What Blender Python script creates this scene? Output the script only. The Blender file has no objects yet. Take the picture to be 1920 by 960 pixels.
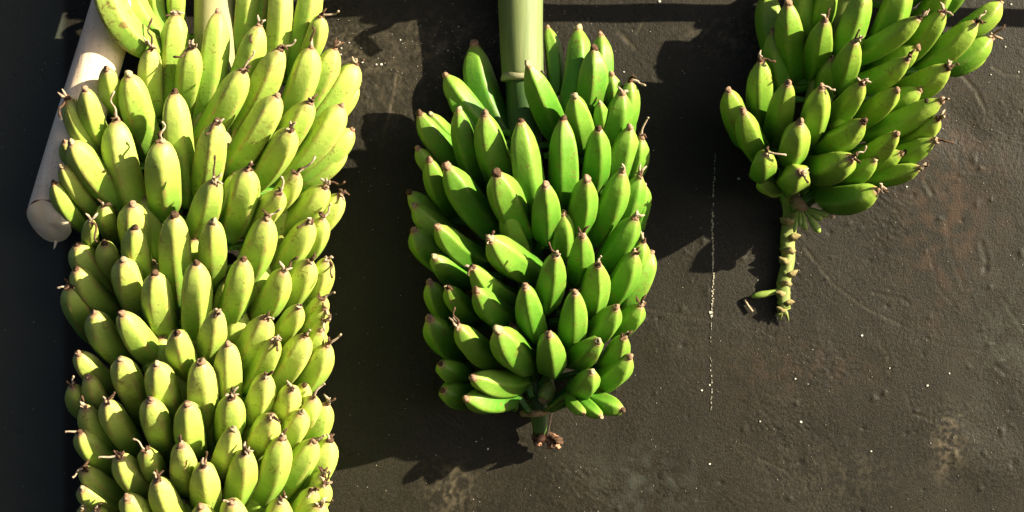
import bpy, math, random
import numpy as np
from mathutils import Vector, Matrix

random.seed(7)
rng = np.random.default_rng(7)
scene = bpy.context.scene

# ------------------------------------------------------------------ camera
CAM_D = 2.6            # metres from lens to wall
CAM_Z = 1.45           # height of the lens above the ground
FRAME_W = 1.75         # metres of wall across the picture
cam_data = bpy.data.cameras.new("camera")
cam_data.sensor_width = 36.0
cam_data.lens = 36.0 * CAM_D / FRAME_W
cam_data.clip_end = 200.0
cam = bpy.data.objects.new("camera", cam_data)
scene.collection.objects.link(cam)
cam.location = (0, -CAM_D, CAM_Z)
cam.rotation_euler = (math.radians(90), 0, 0)
scene.camera = cam

# ------------------------------------------------------------------ sky, sun, exposure
SUN = Vector((0.815, -0.450, 0.370)).normalized()      # towards the sun
elev = math.asin(SUN.z)
azim = math.atan2(SUN.x, SUN.y)
world = bpy.data.worlds.new("World")
scene.world = world
world.use_nodes = True
wn = world.node_tree
wn.nodes.clear()
sky = wn.nodes.new("ShaderNodeTexSky")
sky.sky_type = 'NISHITA'
sky.sun_disc = False
sky.sun_elevation = elev
sky.sun_rotation = azim
sky.air_density = 0.18
sky.dust_density = 0.9
sky.ozone_density = 0.0
bg = wn.nodes.new("ShaderNodeBackground")
bg.inputs["Strength"].default_value = 0.05
wo = wn.nodes.new("ShaderNodeOutputWorld")
wn.links.new(sky.outputs[0], bg.inputs[0])
wn.links.new(bg.outputs[0], wo.inputs[0])

sun_data = bpy.data.lights.new("sun", 'SUN')
sun_data.energy = 5.0
sun_data.angle = math.radians(0.6)
sun_data.color = (1.0, 0.90, 0.68)
sun = bpy.data.objects.new("sun", sun_data)
scene.collection.objects.link(sun)
sun.rotation_euler = (-SUN).to_track_quat('-Z', 'Y').to_euler()
sun.location = SUN * 6 + Vector((0, 0, CAM_Z))

scene.view_settings.view_transform = 'Standard'
scene.view_settings.look = 'None'
scene.view_settings.gamma = 1.0
scene.view_settings.use_curve_mapping = False
scene.view_settings.exposure = 1.88

# ------------------------------------------------------------------ helpers
FPX = 1920.0 * cam_data.lens / 36.0

def P(px, py, d):
    """world point seen at photo pixel (px, py), d metres in front of the wall"""
    k = (CAM_D - d) / FPX
    return Vector(((px - 960) * k, -d, CAM_Z - (py - 480) * k))

def mpp(d):
    return (CAM_D - d) / FPX

def new_obj(name, mesh, parent=None, loc=(0, 0, 0)):
    o = bpy.data.objects.new(name, mesh)
    scene.collection.objects.link(o)
    if parent is not None:
        o.parent = parent
    o.location = loc
    return o

def mesh_from(name, verts, faces, mat, smooth=True, attr=None):
    me = bpy.data.meshes.new(name)
    me.from_pydata(verts, [], faces)
    me.materials.append(mat)
    if smooth:
        me.polygons.foreach_set("use_smooth", [True] * len(me.polygons))
    if attr is not None:
        ca = me.color_attributes.new("peel", 'FLOAT_COLOR', 'POINT')
        ca.data.foreach_set("color", np.asarray(attr, dtype=np.float32).ravel())
    me.update()
    return me

def catmull(pts, n):
    """smooth curve through pts, n samples for each span"""
    out = []
    p = [pts[0] * 2 - pts[1]] + list(pts) + [pts[-1] * 2 - pts[-2]]
    for i in range(1, len(p) - 2):
        for j in range(n):
            t = j / n
            a, b, c, d = p[i - 1], p[i], p[i + 1], p[i + 2]
            out.append(0.5 * ((2 * b) + (c - a) * t + (2 * a - 5 * b + 4 * c - d) * t * t + (3 * b - a - 3 * c + d) * t ** 3))
    out.append(pts[-1].copy())
    return out

def tube(pts, radii, nseg=12, section=None, ref=Vector((0, 0, 1)), caps=True):
    """verts, faces, list of (ring index, angle) of a swept tube"""
    n = len(pts)
    tang = []
    for i in range(n):
        a = pts[max(0, i - 1)]
        b = pts[min(n - 1, i + 1)]
        t = (b - a)
        tang.append(t.normalized() if t.length > 1e-9 else Vector((0, 0, 1)))
    u = ref - tang[0] * ref.dot(tang[0])
    if u.length < 1e-5:
        u = Vector((1, 0, 0)) - tang[0] * tang[0].x
    u.normalize()
    verts, faces, info = [], [], []
    for i in range(n):
        u = u - tang[i] * u.dot(tang[i])
        u.normalize()
        v = tang[i].cross(u)
        for k in range(nseg):
            th = 2 * math.pi * k / nseg
            r = radii[i] * (section(th, i) if section else 1.0)
            verts.append(pts[i] + (u * math.cos(th) + v * math.sin(th)) * r)
            info.append((i, th))
    for i in range(n - 1):
        for k in range(nseg):
            k2 = (k + 1) % nseg
            faces.append((i * nseg + k, i * nseg + k2, (i + 1) * nseg + k2, (i + 1) * nseg + k))
    if caps:
        faces.append(tuple(range(nseg - 1, -1, -1)))
        faces.append(tuple((n - 1) * nseg + k for k in range(nseg)))
    return verts, faces, info

# ------------------------------------------------------------------ materials
def mat_new(name):
    m = bpy.data.materials.new(name)
    m.use_nodes = True
    nt = m.node_tree
    b = nt.nodes["Principled BSDF"]
    return m, nt, b

def ramp(nt, stops):
    r = nt.nodes.new("ShaderNodeValToRGB")
    e = r.color_ramp.elements
    e[0].position, e[0].color = stops[0][0], stops[0][1]
    e[1].position, e[1].color = stops[-1][0], stops[-1][1]
    for p, c in stops[1:-1]:
        x = e.new(p)
        x.color = c
    return r

def noise(nt, scale, detail=4, rough=0.6, coord=None):
    n = nt.nodes.new("ShaderNodeTexNoise")
    n.inputs["Scale"].default_value = scale
    n.inputs["Detail"].default_value = detail
    n.inputs["Roughness"].default_value = rough
    if coord is not None:
        nt.links.new(coord, n.inputs["Vector"])
    return n

def mixc(nt, fac, a, b, mode='MIX'):
    m = nt.nodes.new("ShaderNodeMix")
    m.data_type = 'RGBA'
    m.blend_type = mode
    for sock, v in ((m.inputs[0], fac), (m.inputs[6], a), (m.inputs[7], b)):
        if isinstance(v, bpy.types.NodeSocket):
            nt.links.new(v, sock)
        else:
            sock.default_value = v
    return m.outputs[2]

def math_n(nt, op, a, b=0.0, clamp=False):
    m = nt.nodes.new("ShaderNodeMath")
    m.operation = op
    m.use_clamp = clamp
    for sock, v in ((m.inputs[0], a), (m.inputs[1], b)):
        if isinstance(v, bpy.types.NodeSocket):
            nt.links.new(v, sock)
        else:
            sock.default_value = v
    return m.outputs[0]

def banana_material(name, deep, mid, pale, ridge_col, ridge_amt, rough=0.42):
    """deep: peel near the stem, mid: body, pale: towards the tip; ridge_col: rubbed ridges"""
    m, nt, b = mat_new(name)
    tc = nt.nodes.new("ShaderNodeTexCoord").outputs["Object"]
    at = nt.nodes.new("ShaderNodeAttribute")
    at.attribute_name = "peel"
    sep = nt.nodes.new("ShaderNodeSeparateColor")
    nt.links.new(at.outputs["Color"], sep.inputs[0])
    along, ridge = sep.outputs[0], sep.outputs[1]
    info = nt.nodes.new("ShaderNodeObjectInfo")
    big = noise(nt, 22, 3, 0.6, tc)
    a2 = math_n(nt, 'ADD', along, math_n(nt, 'MULTIPLY', math_n(nt, 'SUBTRACT', big.outputs[0], 0.5), 0.55), True)
    a2 = math_n(nt, 'ADD', a2, math_n(nt, 'MULTIPLY', math_n(nt, 'SUBTRACT', info.outputs["Random"], 0.5), 0.35), True)
    r = ramp(nt, [(0.0, deep + (1,)), (0.45, mid + (1,)), (1.0, pale + (1,))])
    nt.links.new(a2, r.inputs[0])
    col = r.outputs[0]
    # lengthwise fibre streaks
    fine = noise(nt, 160, 4, 0.7, tc)
    fr = ramp(nt, [(0.3, (0.78, 0.80, 0.70, 1)), (0.7, (1.12, 1.08, 1.05, 1))])
    nt.links.new(fine.outputs[0], fr.inputs[0])
    col = mixc(nt, 0.6, col, fr.outputs[0], 'MULTIPLY')
    # rubbed brownish ridges
    rn = noise(nt, 60, 4, 0.7, tc)
    rf = math_n(nt, 'MULTIPLY', ridge, math_n(nt, 'MULTIPLY', math_n(nt, 'SUBTRACT', rn.outputs[0], 0.38, True), ridge_amt * 4), True)
    col = mixc(nt, rf, col, ridge_col + (1,))
    # scuffs: small brown freckles, stronger where the object's own colour asks for it
    vn = noise(nt, 230, 2, 0.5, tc)
    sc = nt.nodes.new("ShaderNodeSeparateColor")
    nt.links.new(info.outputs["Color"], sc.inputs[0])
    patch = noise(nt, 45, 2, 0.5, tc)
    fk = math_n(nt, 'GREATER_THAN', math_n(nt, 'MULTIPLY', vn.outputs[0], patch.outputs[0]), 0.375)
    fk = math_n(nt, 'MULTIPLY', fk, 0.55)
    col = mixc(nt, fk, col, (0.16, 0.10, 0.03, 1))
    sp = noise(nt, 75, 3, 0.55, tc)
    spf = ramp(nt, [(0.57, (0, 0, 0, 1)), (0.64, (1, 1, 1, 1))])
    nt.links.new(sp.outputs[0], spf.inputs[0])
    sf = math_n(nt, 'MULTIPLY', spf.outputs[0], math_n(nt, 'SUBTRACT', 1.0, sc.outputs[1]))
    col = mixc(nt, math_n(nt, 'MULTIPLY', sf, 0.75), col, (0.17, 0.09, 0.03, 1))
    # brown dry collar at the very tip
    tipf = ramp(nt, [(0.93, (0, 0, 0, 1)), (0.965, (0.25, 0.25, 0.25, 1)), (1.0, (1, 1, 1, 1))])
    nt.links.new(along, tipf.inputs[0])
    col = mixc(nt, tipf.outputs[0], col, (0.26, 0.15, 0.08, 1))
    nt.links.new(col, b.inputs["Base Color"])
    b.inputs["Roughness"].default_value = rough
    rr = math_n(nt, 'ADD', math_n(nt, 'MULTIPLY', rn.outputs[0], 0.25), rough - 0.12)
    nt.links.new(rr, b.inputs["Roughness"])
    b.inputs["Specular IOR Level"].default_value = 0.28
    b.inputs["Subsurface Weight"].default_value = 0.04
    b.inputs["Subsurface Radius"].default_value = (0.6, 1.0, 0.2)
    b.inputs["Subsurface Scale"].default_value = 0.004
    bp = nt.nodes.new("ShaderNodeBump")
    bp.inputs["Strength"].default_value = 0.22
    bp.inputs["Distance"].default_value = 0.002
    hh = math_n(nt, 'ADD', fine.outputs[0], math_n(nt, 'MULTIPLY', rn.outputs[0], 1.2))
    nt.links.new(hh, bp.inputs["Height"])
    nt.links.new(bp.outputs[0], b.inputs["Normal"])
    return m

M_B1 = banana_material("peel_yellow_green", (0.072, 0.215, 0.022), (0.245, 0.400, 0.054), (0.45, 0.54, 0.115), (0.36, 0.26, 0.085), 1.1, 0.5)
M_B2 = banana_material("peel_fresh_green", (0.024, 0.105, 0.007), (0.070, 0.208, 0.014), (0.180, 0.325, 0.040), (0.26, 0.27, 0.06), 0.4, 0.46)
M_B3 = banana_material("peel_olive_green", (0.034, 0.120, 0.009), (0.092, 0.225, 0.016), (0.24, 0.35, 0.045), (0.25, 0.22, 0.06), 0.5, 0.46)

def plain_material(name, c1, c2, scale=60, rough=0.7, bump=0.3, stretch=None, c3=None):
    m, nt, b = mat_new(name)
    tcn = nt.nodes.new("ShaderNodeTexCoord").outputs["Object"]
    if stretch:
        mp = nt.nodes.new("ShaderNodeMapping")
        mp.inputs["Scale"].default_value = stretch
        nt.links.new(tcn, mp.inputs[0])
        tcn = mp.outputs[0]
    n = noise(nt, scale, 5, 0.65, tcn)
    stops = [(0.3, c1 + (1,)), (0.7, c2 + (1,))]
    if c3:
        stops = [(0.25, c1 + (1,)), (0.55, c2 + (1,)), (0.72, c3 + (1,))]
    r = ramp(nt, stops)
    nt.links.new(n.outputs[0], r.inputs[0])
    nt.links.new(r.outputs[0], b.inputs["Base Color"])
    b.inputs["Roughness"].default_value = rough
    b.inputs["Specular IOR Level"].default_value = 0.3
    bp = nt.nodes.new("ShaderNodeBump")
    bp.inputs["Strength"].default_value = bump
    bp.inputs["Distance"].default_value = 0.002
    nt.links.new(n.outputs[0], bp.inputs["Height"])
    nt.links.new(bp.outputs[0], b.inputs["Normal"])
    return m

M_NUB = plain_material("dry_tip", (0.136, 0.068, 0.041), (0.340, 0.224, 0.136), 300, 0.85, 0.6)
M_NUB_PALE = plain_material("dry_tip_pale", (0.20, 0.15, 0.08), (0.38, 0.32, 0.19), 300, 0.85, 0.6)
M_STYLE_DARK = plain_material("dry_flower_dark", (0.024, 0.012, 0.007), (0.116, 0.061, 0.031), 240, 0.9, 0.6)
M_STYLE_PALE = plain_material("dry_flower_pale", (0.177, 0.116, 0.068), (0.422, 0.340, 0.245), 240, 0.9, 0.6)
M_STALK1 = plain_material("stalk_buff", (0.204, 0.204, 0.088), (0.313, 0.299, 0.136), 30, 0.6, 0.3, (1, 1, 0.15))
M_STALK2 = plain_material("stalk_green", (0.075, 0.115, 0.034), (0.135, 0.170, 0.058), 75, 0.55, 0.4, (1, 1, 0.06), (0.185, 0.200, 0.090))
M_STALK_IN = plain_material("stalk_inner_green", (0.025, 0.060, 0.014), (0.050, 0.095, 0.022), 60, 0.55, 0.3, (1, 1, 0.2))
M_STALK3 = plain_material("stalk_olive", (0.116, 0.163, 0.034), (0.224, 0.245, 0.068), 70, 0.6, 0.4, (1, 1, 0.3))
M_SCAR = plain_material("bract_scar", (0.12, 0.075, 0.035), (0.25, 0.19, 0.09), 150, 0.85, 0.5)
M_SHRED = plain_material("withered_tip", (0.16, 0.07, 0.04), (0.36, 0.20, 0.12), 160, 0.9, 0.5)
M_LIP = plain_material("scar_lip", (0.15, 0.11, 0.04), (0.28, 0.24, 0.10), 150, 0.85, 0.5)
M_COLLAR = plain_material("sheath_edge", (0.245, 0.245, 0.122), (0.354, 0.326, 0.190), 120, 0.7, 0.4)
M_FINGER = plain_material("unripe_finger", (0.136, 0.224, 0.034), (0.245, 0.299, 0.068), 120, 0.5, 0.3)
M_CREAM = plain_material("cream_stalk_skin", (0.72, 0.56, 0.38), (0.90, 0.75, 0.54), 60, 0.65, 0.4, (1, 1, 0.07), (0.93, 0.82, 0.62))
nt_ = M_CREAM.node_tree
b_ = nt_.nodes["Principled BSDF"]
src_ = b_.inputs["Base Color"].links[0].from_socket
tc_ = nt_.nodes.new("ShaderNodeTexCoord").outputs["Object"]
sp_ = noise(nt_, 330, 2, 0.5, tc_)
dots_ = math_n(nt_, 'MULTIPLY', math_n(nt_, 'GREATER_THAN', sp_.outputs[0], 0.66), 0.6)
st_ = noise(nt_, 9, 4, 0.6, tc_)
blush_ = math_n(nt_, 'MULTIPLY', math_n(nt_, 'SUBTRACT', st_.outputs[0], 0.42, True), 2.2, True)
col_ = mixc(nt_, blush_, src_, (0.70, 0.49, 0.32, 1))
nt_.links.new(mixc(nt_, dots_, col_, (0.16, 0.10, 0.06, 1)), b_.inputs["Base Color"])
M_CREAM_CUT = plain_material("cream_cut_face", (0.88, 0.72, 0.46), (0.94, 0.83, 0.60), 45, 0.75, 0.3)
M_CREAM_RIM = plain_material("brown_cut_rim", (0.12, 0.05, 0.025), (0.30, 0.15, 0.08), 120, 0.85, 0.4)
M_POLE = plain_material("weathered_pole", (0.12, 0.08, 0.05), (0.25, 0.18, 0.11), 40, 0.8, 0.5, (0.1, 1, 1))
M_ROPE = plain_material("rope_fibre", (0.20, 0.15, 0.09), (0.36, 0.28, 0.17), 200, 0.9, 0.6)
M_FLECK = plain_material("white_paint_fleck", (0.374, 0.354, 0.299), (0.544, 0.530, 0.476), 300, 0.8, 0.2)
M_CHALK = plain_material("pale_paint_line", (0.204, 0.177, 0.129), (0.422, 0.388, 0.313), 180, 0.85, 0.3)
M_HOLE = plain_material("black_blemish", (0.012, 0.010, 0.006), (0.05, 0.035, 0.02), 300, 0.9, 0.4)

def wall_material():
    m, nt, b = mat_new("dark_painted_plaster")
    tc = nt.nodes.new("ShaderNodeTexCoord").outputs["Object"]
    at = nt.nodes.new("ShaderNodeAttribute")
    at.attribute_name = "wear_and_fill"
    sep = nt.nodes.new("ShaderNodeSeparateColor")
    nt.links.new(at.outputs["Color"], sep.inputs[0])
    n1 = noise(nt, 3.0, 6, 0.65, tc)
    r1 = ramp(nt, [(0.25, (0.0088, 0.0078, 0.0048, 1)), (0.55, (0.0138, 0.0119, 0.0072, 1)), (0.8, (0.0215, 0.0181, 0.0107, 1))])
    nt.links.new(n1.outputs[0], r1.inputs[0])
    col = r1.outputs[0]
    n2 = noise(nt, 170, 4, 0.75, tc)
    r2 = ramp(nt, [(0.30, (0.45, 0.45, 0.46, 1)), (0.70, (1.6, 1.52, 1.38, 1))])
    nt.links.new(n2.outputs[0], r2.inputs[0])
    col = mixc(nt, 0.75, col, r2.outputs[0], 'MULTIPLY')
    n3 = noise(nt, 480, 2, 0.6, tc)
    gr = ramp(nt, [(0.30, (0.40, 0.40, 0.42, 1)), (0.52, (0.95, 0.95, 0.95, 1)), (0.74, (2.1, 2.0, 1.8, 1))])
    nt.links.new(n3.outputs[0], gr.inputs[0])
    big = noise(nt, 6, 3, 0.6, tc)
    gamt = math_n(nt, 'ADD', math_n(nt, 'MULTIPLY', math_n(nt, 'SUBTRACT', big.outputs[0], 0.35, True), 1.6), 0.35, True)
    col = mixc(nt, gamt, col, mixc(nt, 1.0, col, gr.outputs[0], 'MULTIPLY'))
    speck = math_n(nt, 'GREATER_THAN', n3.outputs[0], 0.73)
    col = mixc(nt, math_n(nt, 'MULTIPLY', speck, 0.35), col, (0.11, 0.088, 0.052, 1))
    col = mixc(nt, sep.outputs[0], col, (0.13, 0.105, 0.066, 1))       # rubbed pale dust
    col = mixc(nt, sep.outputs[1], col, (0.042, 0.024, 0.012, 1))    # rusty brown stain
    col = mixc(nt, sep.outputs[2], col, (0.050, 0.056, 0.044, 1))    # grey blotches, plus fill light painted on the left strip
    nt.links.new(col, b.inputs["Base Color"])
    rr = math_n(nt, 'ADD', math_n(nt, 'MULTIPLY', n2.outputs[0], 0.35), 0.36)
    nt.links.new(rr, b.inputs["Roughness"])
    b.inputs["Specular IOR Level"].default_value = 0.20
    bp = nt.nodes.new("ShaderNodeBump")
    bp.inputs["Strength"].default_value = 0.36
    bp.inputs["Distance"].default_value = 0.003
    n4 = noise(nt, 330, 3, 0.65, tc)
    nt.links.new(math_n(nt, 'ADD', math_n(nt, 'MULTIPLY', n2.outputs[0], 0.25), math_n(nt, 'MULTIPLY', n4.outputs[0], 0.9)), bp.inputs["Height"])
    nt.links.new(bp.outputs[0], b.inputs["Normal"])
    return m

# ------------------------------------------------------------------ wall (real plaster relief)
def spectral(ny, nx, lo, hi, ax=1.0, ang=0.0):
    """band-limited noise, wavelengths lo..hi in cells, stretched by ax along direction ang"""
    w = rng.standard_normal((ny, nx))
    F = np.fft.rfft2(w)
    fy = np.fft.fftfreq(ny)[:, None]
    fx = np.fft.rfftfreq(nx)[None, :]
    c, s = math.cos(ang), math.sin(ang)
    u = (fx * c + fy * s) * ax
    v = -fx * s + fy * c
    f = np.sqrt(u * u + v * v) + 1e-9
    g = np.exp(-(f * lo) ** 2) * (1 - np.exp(-(f * hi) ** 2)) / (f ** 0.6)
    r = np.fft.irfft2(F * g, s=(ny, nx))
    return r / r.std()

def build_wall():
    x0, x1, z0, z1, st = -1.15, 1.15, CAM_Z - 0.75, CAM_Z + 0.75, 0.0025
    nx, ny = int((x1 - x0) / st) + 1, int((z1 - z0) / st) + 1
    xs = np.linspace(x0, x1, nx)
    zs = np.linspace(z0, z1, ny)
    X, Z = np.meshgrid(xs, zs)
    kpx = FPX / CAM_D
    PX = 960 + X * kpx
    PY = 480 - (Z - CAM_Z) * kpx
    h = 0.00016 * spectral(ny, nx, 0.9, 4) + 0.00014 * spectral(ny, nx, 12, 70) + 0.0009 * spectral(ny, nx, 60, 300)
    rough_patch = np.clip(0.5 + 0.6 * spectral(ny, nx, 60, 200), 0, 1.8)
    h *= 0.5 + 0.6 * rough_patch
    h += 0.00012 * spectral(ny, nx, 3, 40, 0.12, 0.9) * np.clip(spectral(ny, nx, 50, 200), 0, 2)
    wear_and_fill = np.zeros((ny, nx, 4))
    wear_and_fill[..., 3] = 1

    def seg_dist(pts):
        best = np.full((ny, nx), 1e9)
        for (ax, ay), (bx, by) in zip(pts[:-1], pts[1:]):
            dx, dy = bx - ax, by - ay
            t = np.clip(((PX - ax) * dx + (PY - ay) * dy) / (dx * dx + dy * dy + 1e-9), 0, 1)
            best = np.minimum(best, np.hypot(PX - ax - t * dx, PY - ay - t * dy))
        return best

    # trowel scratches and ridges seen on the plaster (photo positions on the wall plane)
    for pts, dep, wd, pale in [
        ([(1510, 465), (1560, 530), (1620, 575), (1690, 610)], 0.0022, 2.4, 0.14),
        ([(1690, 610), (1760, 645), (1850, 660)], 0.0008, 2.4, 0.04),
        ([(1700, 740), (1712, 775), (1745, 788), (1790, 782), (1850, 755)], 0.0018, 3.0, 0.08),
        ([(1650, 640), (1665, 670), (1668, 700)], 0.0018, 3.0, 0.15),
        ([(747, 125), (738, 180), (728, 225)], 0.0020, 2.5, 0.35),
        ([(690, 130), (745, 125)], 0.0018, 2.5, 0.20),
        ([(728, 225), (715, 275)], 0.0014, 2.5, 0.15),
        ([(1795, 130), (1830, 170), (1850, 210)], 0.0026, 3.5, 0.15),
        ([(1860, 125), (1885, 140), (1912, 142)], 0.0020, 2.5, 0.25),
        ([(1735, 340), (1748, 365)], 0.0030, 3.5, 0.2),
        ([(1840, 455), (1850, 490), (1846, 510)], 0.0028, 4.0, 0.0),
        ([(1870, 690), (1885, 700)], 0.0035, 4.0, 0.0),
        ([(1880, 560), (1920, 620)], 0.0016, 3.0, 0.05),
        ([(1640, 550), (1690, 560), (1705, 570)], 0.0020, 3.0, 0.05),
        ([(1215, 580), (1330, 600)], 0.0014, 3.0, 0.05),
        ([(1425, 860), (1470, 880)], 0.0016, 3.0, 0.05),
        ([(1440, 395), (1530, 460)], 0.0010, 3.0, 0.05),
        ([(1745, 480), (1760, 540), (1795, 580)], 0.0012, 3.0, 0.0),
        ([(1775, 400), (1780, 470), (1830, 590)], 0.0012, 4.0, 0.0),
        ([(660, 300), (650, 420)], 0.0012, 3.0, 0.0),
        ([(1160, 60), (1190, 90)], 0.0030, 4.0, 0.3),
        ([(1210, 35), (1195, 62)], 0.0020, 3.0, 0.25),
    ]:
        d = seg_dist(pts)
        jit = 0.55 + 0.45 * np.clip(spectral(ny, nx, 6, 30) + 0.4, 0, 1.5)
        h += dep * 0.25 * jit * (np.exp(-((d - 2.2 * wd) / wd) ** 2) * 0.4 - np.exp(-(d / wd) ** 2))
        wear_and_fill[..., 0] = np.maximum(wear_and_fill[..., 0], pale * jit * np.exp(-(d / (wd * 0.9)) ** 2))
    # pits and grit
    for _ in range(420):
        cx, cy = rng.uniform(0, 1920), rng.uniform(0, 960)
        r = rng.uniform(2.0, 5.5)
        j0, j1 = np.searchsorted(xs, ((cx - 14) - 960) / kpx), np.searchsorted(xs, ((cx + 14) - 960) / kpx)
        i0, i1 = np.searchsorted(zs, CAM_Z - (cy + 14 - 480) / kpx), np.searchsorted(zs, CAM_Z - (cy - 14 - 480) / kpx)
        dd = np.hypot(PX[i0:i1, j0:j1] - cx, (PY[i0:i1, j0:j1] - cy) * rng.uniform(0.6, 1.5))
        h[i0:i1, j0:j1] += rng.choice([-1, 1, 1]) * rng.uniform(0.0006, 0.0017) * np.exp(-(dd / r) ** 2)

    def blot(cx, cy, sx, sy, amt, ch, lo=3, hi=25):
        g = np.exp(-((PX - cx) / sx) ** 2 - ((PY - cy) / sy) ** 2)
        g = g * np.clip(0.35 + 0.6 * spectral(ny, nx, lo, hi), 0, 1.3) * amt
        wear_and_fill[..., ch] = np.clip(wear_and_fill[..., ch] + g, 0, 1)
    blot(1778, 835, 26, 60, 0.55, 0)
    blot(845, 915, 40, 45, 0.45, 0)
    blot(740, 160, 120, 90, 0.14, 0)
    blot(850, 75, 120, 50, 0.20, 0)
    blot(1370, 70, 90, 45, 0.24, 0)
    blot(650, 100, 60, 60, 0.30, 0, 2.2, 8)
    blot(1590, 890, 140, 60, 0.10, 0)
    blot(1770, 400, 90, 190, 0.55, 1, 8, 60)
    blot(1840, 330, 60, 120, 0.3, 1, 8, 60)
    blot(1500, 690, 180, 60, 0.25, 1, 6, 40)
    blot(1220, 905, 90, 70, 0.3, 2, 8, 60)
    blot(1890, 620, 70, 140, 0.2, 2, 8, 60)
    # left strip painted lighter and greyer, standing in for weak fill light in shade
    wear_and_fill[..., 2] = np.maximum(wear_and_fill[..., 2], 0.85 / (1 + np.exp((PX - 120) / 3.0)))

    verts = np.empty((ny * nx, 3), np.float32)
    verts[:, 0] = X.ravel()
    verts[:, 1] = -h.ravel()
    verts[:, 2] = Z.ravel()
    i, j = np.meshgrid(np.arange(ny - 1), np.arange(nx - 1), indexing='ij')
    a = (i * nx + j).ravel()
    quads = np.stack([a, a + 1, a + nx + 1, a + nx], 1).astype(np.int32)
    me = bpy.data.meshes.new("wall")
    me.vertices.add(len(verts))
    me.vertices.foreach_set("co", verts.ravel())
    me.loops.add(quads.size)
    me.loops.foreach_set("vertex_index", quads.ravel())
    me.polygons.add(len(quads))
    me.polygons.foreach_set("loop_start", np.arange(0, quads.size, 4, dtype=np.int32))
    me.polygons.foreach_set("use_smooth", np.ones(len(quads), bool))
    me.update(calc_edges=True)
    ca = me.color_attributes.new("wear_and_fill", 'FLOAT_COLOR', 'POINT')
    ca.data.foreach_set("color", wear_and_fill.astype(np.float32).ravel())
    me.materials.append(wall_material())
    o = new_obj("wall", me)
    o["kind"] = "structure"
    o["label"] = "dark brown painted plaster wall with scratches behind the hanging bananas"
    o["category"] = "wall"
    return o, h, xs, zs

wall, WH, WXS, WZS = build_wall()

def wall_h(x, z):
    j = int(np.clip(np.searchsorted(WXS, x), 1, len(WXS) - 2))
    i = int(np.clip(np.searchsorted(WZS, z), 1, len(WZS) - 2))
    return float(WH[i - 1:i + 2, j - 1:j + 2].max())

def flake(verts, faces, px, py, rx, ry, thick=0.0011):
    """an irregular chip of paint on the wall"""
    k = CAM_D / FPX
    cx, cz = (px - 960) * k, CAM_Z - (py - 480) * k
    y = -wall_h(cx, cz)
    n = random.randint(5, 7)
    a0 = random.random() * 6
    base = len(verts)
    for lay in (0, 1):
        for q in range(n):
            a = a0 + 2 * math.pi * q / n
            s = random.uniform(0.7, 1.15) * (1.0 if lay == 0 else 0.8)
            verts.append((cx + math.cos(a) * rx * k * s, y - (thick if lay else -0.0015), cz + math.sin(a) * ry * k * s))
    for q in range(n):
        q2 = (q + 1) % n
        faces.append((base + q, base + q2, base + n + q2, base + n + q))
    faces.append(tuple(base + n + q for q in range(n)))

def wall_marks():
    # the broken vertical line of pale paint
    v, f = [], []
    y = 286.0
    while y < 782:
        if y < 330: keep, w = 0.55, 0.9
        elif y < 405: keep, w = 0.8, 1.2
        elif y < 590: keep, w = 0.97, 1.8
        elif y < 690: keep, w = 0.4, 0.8
        else: keep, w = 0.6, 1.1
        ln = random.uniform(2.5, 6)
        if random.random() < keep:
            x = 1339 - (y - 286) * 0.014 + 1.6 * math.sin(y / 37) + random.uniform(-1.3, 1.3)
            flake(v, f, x, y, w * random.uniform(0.5, 1.6), ln * 0.62)
        y += ln
    line = new_obj("paint_line", mesh_from("paint_line", v, f, M_CHALK, False), wall)
    line["label"] = "broken vertical line of pale paint on the dark wall"
    line["kind"] = "stuff"
    # white flecks that can be picked out one by one
    for px, py, r in [(1332, 586, 5), (1334, 592, 4), (1616, 629, 4), (1739, 723, 4), (1502, 791, 4), (1634, 846, 3),
                      (1331, 722, 3), (1316, 732, 3), (1331, 870, 3.5), (1491, 710, 3), (1425, 790, 2.5), (1385, 335, 4),
                      (915, 842, 3.5), (893, 828, 2.5), (715, 121, 4), (706, 121, 3), (751, 75, 3), (655, 80, 2.5), (680, 117, 3),
                      (640, 90, 3), (639, 102, 3), (1237, 3, 4), (1885, 88, 3), (1858, 140, 2.5), (1896, 8, 3), (1795, 140, 4),
                      (1785, 132, 3), (1668, 690, 2.5), (1515, 720, 2), (1710, 290, 2.5), (1170, 135, 2.5), (1430, 345, 3),
                      (860, 50, 2.2), (840, 95, 2.2), (1910, 135, 2.5), (1225, 282, 2), (1780, 700, 2.5), (1700, 350, 2.5)]:
        v, f = [], []
        flake(v, f, px, py, r * 0.75, r * 0.7)
        new_obj("paint_fleck", mesh_from("paint_fleck", v, f, M_FLECK, False), wall)
    # fine grit nobody could count
    v, f = [], []
    for _ in range(520):
        flake(v, f, random.uniform(0, 1920), random.uniform(0, 960), random.uniform(0.5, 1.3), random.uniform(0.5, 1.3), 0.0009)
    for _ in range(160):
        flake(v, f, random.gauss(880, 90), random.gauss(95, 40), random.uniform(0.5, 1.3), random.uniform(0.5, 1.3), 0.0009)
    g = new_obj("wall_grit", mesh_from("wall_grit", v, f, M_CHALK, False), wall)
    g["kind"] = "stuff"

wall_marks()

# ------------------------------------------------------------------ the banana builder
PROFILE_BLUNT = [(0, .70), (.10, .86), (.24, .97), (.4, 1.0), (.58, 1.02), (.71, 1.0), (.81, .93), (.88, .81), (.935, .64), (.972, .44), (.99, .31), (1, .23)]
PROFILE_SLIM = [(0, .66), (.10, .83), (.24, .96), (.38, 1.0), (.50, 1.02), (.64, .99), (.77, .90), (.86, .75), (.925, .55), (.968, .37), (1, .25)]

def prof(p, u):
    for (a, ra), (b, rb) in zip(p[:-1], p[1:]):
        if u <= b:
            t = (u - a) / (b - a)
            return ra + (rb - ra) * t
    return p[-1][1]

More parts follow.
